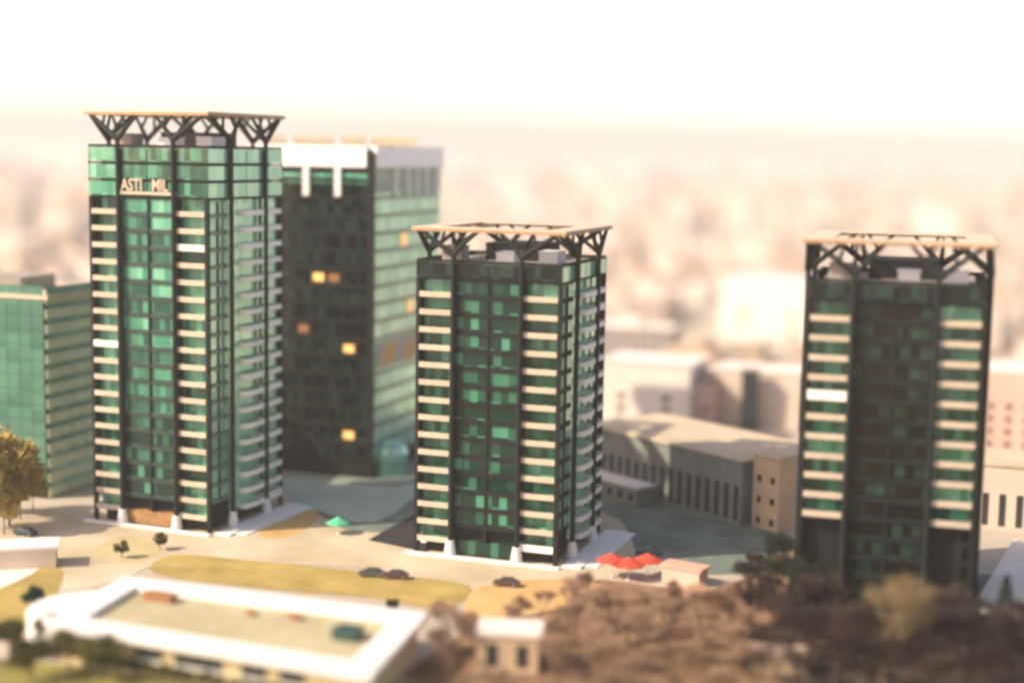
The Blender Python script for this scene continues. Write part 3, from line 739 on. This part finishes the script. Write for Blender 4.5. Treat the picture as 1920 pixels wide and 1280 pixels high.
def leafy_meshes(seed, h, r, lm, n=3200, shape='round', tr=0.2, leaf=0.35):
    rnd = random.Random(seed); tm = MB(); cm = MB()
    if shape == 'cone':
        tm.tube((0, 0, 0), (0, 0, h*0.92), tr, 0.03, 8)
        for _ in range(n):
            z = h*(0.10+0.90*rnd.random()**1.5); rr = r*(1-z/h)**0.8*(0.55+0.5*rnd.random())*(0.82+0.18*math.sin(z*5))
            a = rnd.uniform(0, 6.283); p = Vector((rr*math.cos(a), rr*math.sin(a), z))
            d = Vector((math.cos(a), math.sin(a), -0.25+rnd.gauss(0, .25))).normalized(); s = d.cross(Vector((rnd.gauss(0, .3), rnd.gauss(0, .3), 1))).normalized()
            l = leaf*rnd.uniform(0.7, 1.6); cm.face([p-s*l*0.4, p+d*l, p+s*l*0.4])
    else:
        clumps = []
        tm.tube((0, 0, 0), (0, 0, h*0.5), tr, tr*0.6, 8)
        for _ in range(16):
            a = rnd.uniform(0, 6.283); e = rnd.uniform(-0.5, 1.2); q = r*rnd.uniform(0.35, 0.8)
            c = Vector((q*math.cos(a)*math.cos(e), q*math.sin(a)*math.cos(e), h*0.62+h*0.30*math.sin(e)))
            clumps.append((c, r*rnd.uniform(0.28, 0.48))); tm.tube((0, 0, h*rnd.uniform(0.3, 0.5)), c, tr*0.4, tr*0.1, 5, cap=False)
        for _ in range(n):
            c, cr = rnd.choice(clumps)
            v = Vector((rnd.gauss(0, 1), rnd.gauss(0, 1), rnd.gauss(0, 0.8))).normalized()*cr*rnd.random()**0.4
            p = c+v; d = (v.normalized()+Vector((rnd.gauss(0, .6), rnd.gauss(0, .6), rnd.gauss(0, .6)))).normalized(); s = d.orthogonal().normalized()
            l = leaf*rnd.uniform(0.7, 1.5); cm.face([p-s*l*0.4, p+d*l*0.5-s*l*.1, p+d*l, p+s*l*0.4])
    return tm.mesh('trunk', bark), cm.mesh('crown', lm)
tw_o = mat('rusty_twigs', (0.40, 0.26, 0.17), 0.95, 0.1, var=0.3, scale=0.5, obj_var=0.3)
tw_g = mat('straw_twigs', (0.30, 0.22, 0.11), 0.95, 0.1, var=0.3, scale=0.5, obj_var=0.2)
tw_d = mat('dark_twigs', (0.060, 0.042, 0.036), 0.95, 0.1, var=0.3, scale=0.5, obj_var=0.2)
lf_d = mat('dark_evergreen_needles', (0.022, 0.030, 0.020), 0.9, 0.1, var=0.4, scale=0.6)
lf_y = mat('golden_leaves', (0.50, 0.38, 0.10), 0.9, 0.1, c2=(0.34, 0.22, 0.06), scale=0.5)
lf_o = mat('olive_leaves', (0.14, 0.135, 0.035), 0.9, 0.1, c2=(0.06, 0.065, 0.022), scale=0.5)
lf_t = mat('teal_green_leaves', (0.025, 0.06, 0.04), 0.9, 0.1, var=0.4, scale=0.6)
KIND = {
 'rust': [bare_meshes(11, 9, 0.55, tw_o, 4200), bare_meshes(12, 8, 0.62, tw_o, 4200), bare_meshes(13, 10, 0.5, tw_o, 4200)],
 'straw': [bare_meshes(21, 13, 0.5, tw_g, 4200, 0.30)],
 'dark': [bare_meshes(31, 11, 0.55, tw_d, 5000), bare_meshes(32, 13, 0.5, tw_d, 5000)],
 'ever': [leafy_meshes(41, 13, 4.2, lf_d, 5200), leafy_meshes(42, 15, 4.6, lf_d, 5600)],
 'cone': [leafy_meshes(51, 14, 3.6, lf_d, 4200, 'cone')],
 'gold': [leafy_meshes(61, 12, 4.6, lf_y, 8000, leaf=0.5)],
 'olive': [leafy_meshes(71, 5, 2.6, lf_o, 2200), leafy_meshes(72, 6, 3.0, lf_o, 2600)],
 'teal': [leafy_meshes(81, 5, 2.0, lf_t, 2000)],
}
trnd = random.Random(3)
def tree(kind, p, label, group=None, s=1.0, cat='tree', name=None):
    tm, cm = trnd.choice(KIND[kind])
    t = empty(name or {'cone': 'conifer_tree', 'olive': 'bush', 'teal': 'bush', 'ever': 'evergreen_tree', 'gold': 'golden_tree'}.get(kind, 'bare_tree'), (p[0], p[1], 0), trnd.uniform(0, 6.28))
    t.scale = (s*trnd.uniform(0.9, 1.1), s*trnd.uniform(0.9, 1.1), s); tag(t, label, cat, group)
    for n, me in (('trunk', tm), ('crown', cm)):
        o = bpy.data.objects.new(n, me); col.objects.link(o); o.parent = t
    return t
# bare rusty trees of the park in the lower right
pts = []
for _ in range(4000):
    x, y = trnd.uniform(840, 1500), trnd.uniform(1130, 1330)
    if y < 1150+0.12*abs(x-1150) or (x < 960 and y < 1200): continue
    if 870 < x < 1040 and y > 1225: continue
    if 1380 < x < 1530 and y > 1250: continue
    p = at(x, y)
    if all((p-q).length > 4.6 for q in pts): pts.append(p)
    if len(pts) >= 64: break
for i, p in enumerate(pts): tree('rust', p, 'leafless rust brown tree in the park thicket below the middle tower', 'bare trees of the park thicket', trnd.uniform(0.6, 1.0))
tree('straw', at(1652, 1318), 'large leafless straw coloured tree standing before the foot of the rightmost tower', None, 1.35)
tree('cone', at(1880, 1215), 'dark pointed conifer at the right edge beside the rightmost tower', None, 0.82)
dk = [(1455, 1130, 'ever', .8), (1500, 1165, 'ever', .8), (1430, 1175, 'dark', .85), (1545, 1210, 'dark', .95), (1480, 1225, 'dark', .9), (1590, 1250, 'dark', .95), (1730, 1275, 'dark', .95), (1785, 1235, 'dark', .95), (1560, 1300, 'dark', .9), (1840, 1290, 'dark', 1.0), (1910, 1300, 'dark', .9), (1700, 1215, 'dark', .9), (1600, 1190, 'ever', .5), (1750, 1205, 'ever', .5), (1800, 1310, 'dark', 1.0), (1940, 1260, 'dark', .9),  # dark trees thickened here to stand for shade over the tower's foot
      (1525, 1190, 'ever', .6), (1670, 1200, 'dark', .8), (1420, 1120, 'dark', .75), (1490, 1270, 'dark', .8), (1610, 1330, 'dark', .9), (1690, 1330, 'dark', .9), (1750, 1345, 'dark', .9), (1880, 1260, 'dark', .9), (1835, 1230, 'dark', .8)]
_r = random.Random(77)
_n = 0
while _n < 26:  # extra dark trees added to darken this ground like shade
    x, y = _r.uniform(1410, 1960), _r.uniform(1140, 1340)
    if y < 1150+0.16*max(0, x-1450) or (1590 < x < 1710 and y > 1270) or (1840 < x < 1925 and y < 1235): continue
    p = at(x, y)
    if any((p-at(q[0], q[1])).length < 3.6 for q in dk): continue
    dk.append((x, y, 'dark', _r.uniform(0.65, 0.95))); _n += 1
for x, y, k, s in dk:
    tree(k, at(x, y), {'ever': 'dense dark evergreen tree in the mass thickened to suggest shade at the foot of the rightmost tower', 'dark': 'dark leafless tree in the mass thickened to suggest shade below the rightmost tower'}[k],
         {'ever': 'dark evergreens thickened to suggest shade round the rightmost tower', 'dark': 'dark bare trees thickened to suggest shade below the rightmost tower'}[k], s)
tree('gold', at(18, 985), 'golden leaved tree at the left edge before the blurred green block', None, 1.5)
tree('gold', at(-55, 1000), 'golden leaved tree cut by the left edge of the picture', None, 1.6)
for x, y, l, sc in ((8, 1002, 'low golden tree nearest the teal car at the left edge', 0.75), (38, 972, 'golden tree in the clump nearest the tallest tower', 0.95), (-14, 965, 'golden tree at the back of the left edge clump', 1.1), (62, 958, 'small golden tree between the clump and the green block', 0.7)):
    tree('gold', at(x, y), l, 'golden trees at the left edge', sc)
tree('teal', at(66, 1150), 'dark teal bush beside the round white terrace', None, 0.9, 'bush')
for x, y, l in ((20, 1225, 'olive bush in the bottom left corner, nearest the edge'), (95, 1215, 'olive bush just below the round white terrace'), (60, 1275, 'olive bush at the very bottom left'), (130, 1262, 'olive bush at the bottom below the terrace'), (190, 1275, 'olive bush at the left end of the pavilion front'), ):
    tree('olive', at(x, y), l, 'olive bushes in the bottom left corner', 1.0, 'bush')
# clipped hedge along the pavilion front
ha, hb = at(215, 1262), at(560, 1318)
for k in range(13):
    p = ha.lerp(hb, (k+0.5)/13); tree('olive', p, 'low olive hedge bush in the row along the pavilion front', 'hedge bushes along the pavilion front', 0.42, 'bush')
for x, y, l in ((228, 1045, 'small olive bush on the pale plaza before the tallest tower'), (300, 1030, 'small olive bush on the plaza lawn patch'), (735, 1150, 'small bush behind the right end of the pavilion')):
    tree('olive', at(x, y), l, None, 0.5, 'bush')

# ---------------------------------------------------------------- the city behind
cm = {
 'cream': window_wall_mat('cream_city_wall', (0.66, 0.57, 0.47), (0.36, 0.28, 0.21)),
 'white': window_wall_mat('white_city_wall', (0.80, 0.73, 0.64), (0.45, 0.38, 0.31)),
 'rose': window_wall_mat('rose_city_wall', (0.64, 0.52, 0.45), (0.30, 0.20, 0.15)),
 'ochre': window_wall_mat('ochre_city_wall', (0.56, 0.44, 0.32), (0.28, 0.20, 0.12)),
 'grey': window_wall_mat('grey_city_wall', (0.40, 0.36, 0.32), (0.12, 0.11, 0.10)),
}
roofs = {'pale': G['pale_wall'], 'tan': G['roof_tan'], 'tile': G['brick_roof'], 'brown': G['brown_roof']}
crnd = random.Random(19)
ex, ey = Vector((math.cos(R(-20)), math.sin(R(-20)))), Vector((-math.sin(R(-20)), math.cos(R(-20))))
def hidden(p, h, wd):
    for (cx, cy, tp, hw) in ((-54, 300, 80, 15), (8, 280, 60, 15), (64, 252, 60, 15), (-38, 352, 74, 18)):
        d = Vector((p[0], p[1])).length; dt = math.hypot(cx, cy)
        if d < dt: continue
        a = math.atan2(p[0], p[1]); at_ = math.atan2(cx, cy)
        if abs(a-at_) < (hw-3)/dt-wd*0.55/d and (h-73)/d < (tp-12-73)/dt: return True
    return False
boxes = []
def city_block(p, wd, dp, h, wall, roof, kind, label, grp, ang):
    t = empty('city_building', (p.x, p.y, 0), ang); tag(t, label, 'building', grp)
    m = MB(); m.box(-wd/2, wd/2, -dp/2, dp/2, -0.2, h); m.build('wall', cm[wall], t)
    m = MB(); a, b = wd/2+0.4, dp/2+0.4
    if kind == 'flat':
        m.box(-a, a, -b, b, h+0.003, h+0.6); m.box(-a*0.4, a*0.1, -b*0.3, b*0.4, h+0.603, h+3.0)
    else:
        z = h+0.003; hh = min(wd, dp)*0.3; s = max(0.1, abs(a-b))
        r = ((-s if a > b else 0), (0 if a > b else -s)); q = (-r[0], -r[1])
        c = [(-a, -b, z), (a, -b, z), (a, b, z), (-a, b, z)]; r = (*r, z+hh); q = (*q, z+hh)
        if a > b:
            m.face([c[0], c[1], q, r]); m.face([c[1], c[2], q]); m.face([c[2], c[3], r, q]); m.face([c[3], c[0], r])
        else:
            m.face([c[0], c[1], r]); m.face([c[1], c[2], q, r]); m.face([c[2], c[3], q]); m.face([c[3], c[0], r, q])
        m.face(c[::-1])
    m.build('roof', roofs[roof], t)
taken = [(at(1215, 800), 26), (at(1405, 800), 28), (at(1290, 792), 16), (at(1432, 640), 50), (Vector((36, 325, 0)), 40), (Vector((-36, 352, 0)), 36), (Vector((-105, 325, 0)), 34), (at(1925, 1000), 22), (at(1940, 850), 30)]
nb = 0; far_mb = MB(); far_i = 0; ctrees = []
RN = {'pale': 'pale flat roof', 'tan': 'tan flat roof', 'tile': 'rust tiled roof', 'brown': 'dark brown roof'}
step = 35
for j in range(8, 84):
    for i in range(-60, 84):
        p = ex*(i*step)+ey*(j*step)+Vector((crnd.uniform(-9, 9), crnd.uniform(-9, 9)))
        d = p.length; a = math.atan2(p.x, p.y)
        if p.y < 345 or d > 2300 or abs(a) > R(20.5) or crnd.random() < 0.1: continue
        big = crnd.random() < 0.07
        wd = crnd.uniform(22, 34) if big else crnd.uniform(10, 22); dp = crnd.uniform(10, 18)
        h = crnd.choice((14, 16, 19, 22)) if big else crnd.uniform(5, 12)
        if d > 1100 and crnd.random() < 0.06: h = crnd.uniform(24, 36)
        if d < 520: h = min(h, 15)
        rc = max(wd, dp)*0.62
        if any((p-q.to_2d()).length < r+rc for q, r in taken): continue
        hid = hidden(p, h, wd)
        wall = crnd.choice(('cream', 'cream', 'cream', 'white', 'white', 'white', 'rose', 'ochre', 'grey')); flat = h > 13 or crnd.random() < 0.4
        roof = crnd.choice(('pale', 'pale', 'tan')) if flat else crnd.choice(('tile', 'brown', 'tile'))
        if d < 1050 and nb < 295 and not hid:
            where = 'left of the tallest tower' if a < R(-12) else ('between the middle and rightmost towers' if -0.0 < p.x/p.y < 0.22 else ('beyond the rightmost tower' if p.x/p.y >= 0.22 else 'behind the middle tower'))
            band = 'near' if d < 620 else ('mid distance' if d < 900 else 'far off')
            tall = 'tall' if h > 24 else ('broad' if wd > 22 else 'small')
            lab = f'{tall} {wall} city building with {RN[roof]}, {band}, {where}'
            city_block(p, wd, dp, h, wall, roof, 'flat' if flat else 'hip', lab, f'{tall} {wall} buildings, {RN[roof]}, {band}, {where}', R(-20)+crnd.choice((0, 0, R(90), R(8))))
            nb += 1
        else:
            c = p; k = crnd.choice((0, 0, 1, 1, 2, 3, 4)); u, v = ex*wd/2, ey*dp/2
            far_mb.prism([tuple(c-u-v), tuple(c+u-v), tuple(c+u+v), tuple(c-u+v)], -0.2, h, k, 5 if flat else 6)
        if d < 1150 and not hid and crnd.random() < 0.3:
            q = p+ex*crnd.uniform(16, 22)+ey*crnd.uniform(-8, 8); ctrees.append(q)
step = 60
for j in range(35, 128):
    for i in range(-80, 100):
        p = ex*(i*step)+ey*(j*step)+Vector((crnd.uniform(-25, 25), crnd.uniform(-25, 25)))
        d = p.length; a = math.atan2(p.x, p.y)
        if d < 2300 or d > 7500 or abs(a) > R(21): continue
        wd, dp = crnd.uniform(16, 45), crnd.uniform(14, 26); h = crnd.choice((8, 10, 12, 12, 16, 20, 24, 30, 44)); u, v = ex*wd/2, ey*dp/2
        far_mb.prism([tuple(p-u-v), tuple(p+u-v), tuple(p+u+v), tuple(p-u+v)], -0.2, h, crnd.choice((0, 1, 1, 2, 3, 4)), 5)
tag(far_mb.build('distant_city', [cm['cream'], cm['white'], cm['rose'], cm['ochre'], cm['grey'], G['pale_wall'], G['brick_roof']]), 'pale far city dissolving into the haze under the sky', 'city', None, 'stuff')
for q in ctrees[:110]:
    where = 'left of the tallest tower' if q.x/q.y < -0.2 else ('right of the middle tower' if q.x > 0 else 'behind the towers')
    tree('rust', q, f'leafless brown street tree among the city houses {where}', f'city street trees {where}', trnd.uniform(0.8, 1.2))

# ---------------------------------------------------------------- haze
HD = 0.00013
m = MB(); m.box(-9500, 9500, -900, 9500, -1.5, 92)
hz = bpy.data.materials.new('haze_air'); hz.use_nodes = True
n = hz.node_tree.nodes; n.remove(n['Principled BSDF'])
v = n.new('ShaderNodeVolumePrincipled'); v.inputs['Color'].default_value = (1.0, 0.95, 0.90, 1); v.inputs['Density'].default_value = HD
v.inputs['Anisotropy'].default_value = 0.2
hz.node_tree.links.new(v.outputs[0], n['Material Output'].inputs['Volume'])
try: hz.cycles.homogeneous_volume = True
except Exception: pass
tag(m.build('haze', hz), kind='stuff')
print('THINGS', len([o for o in col.objects if o.get('category')]), 'objects', len(col.objects), 'city', nb)
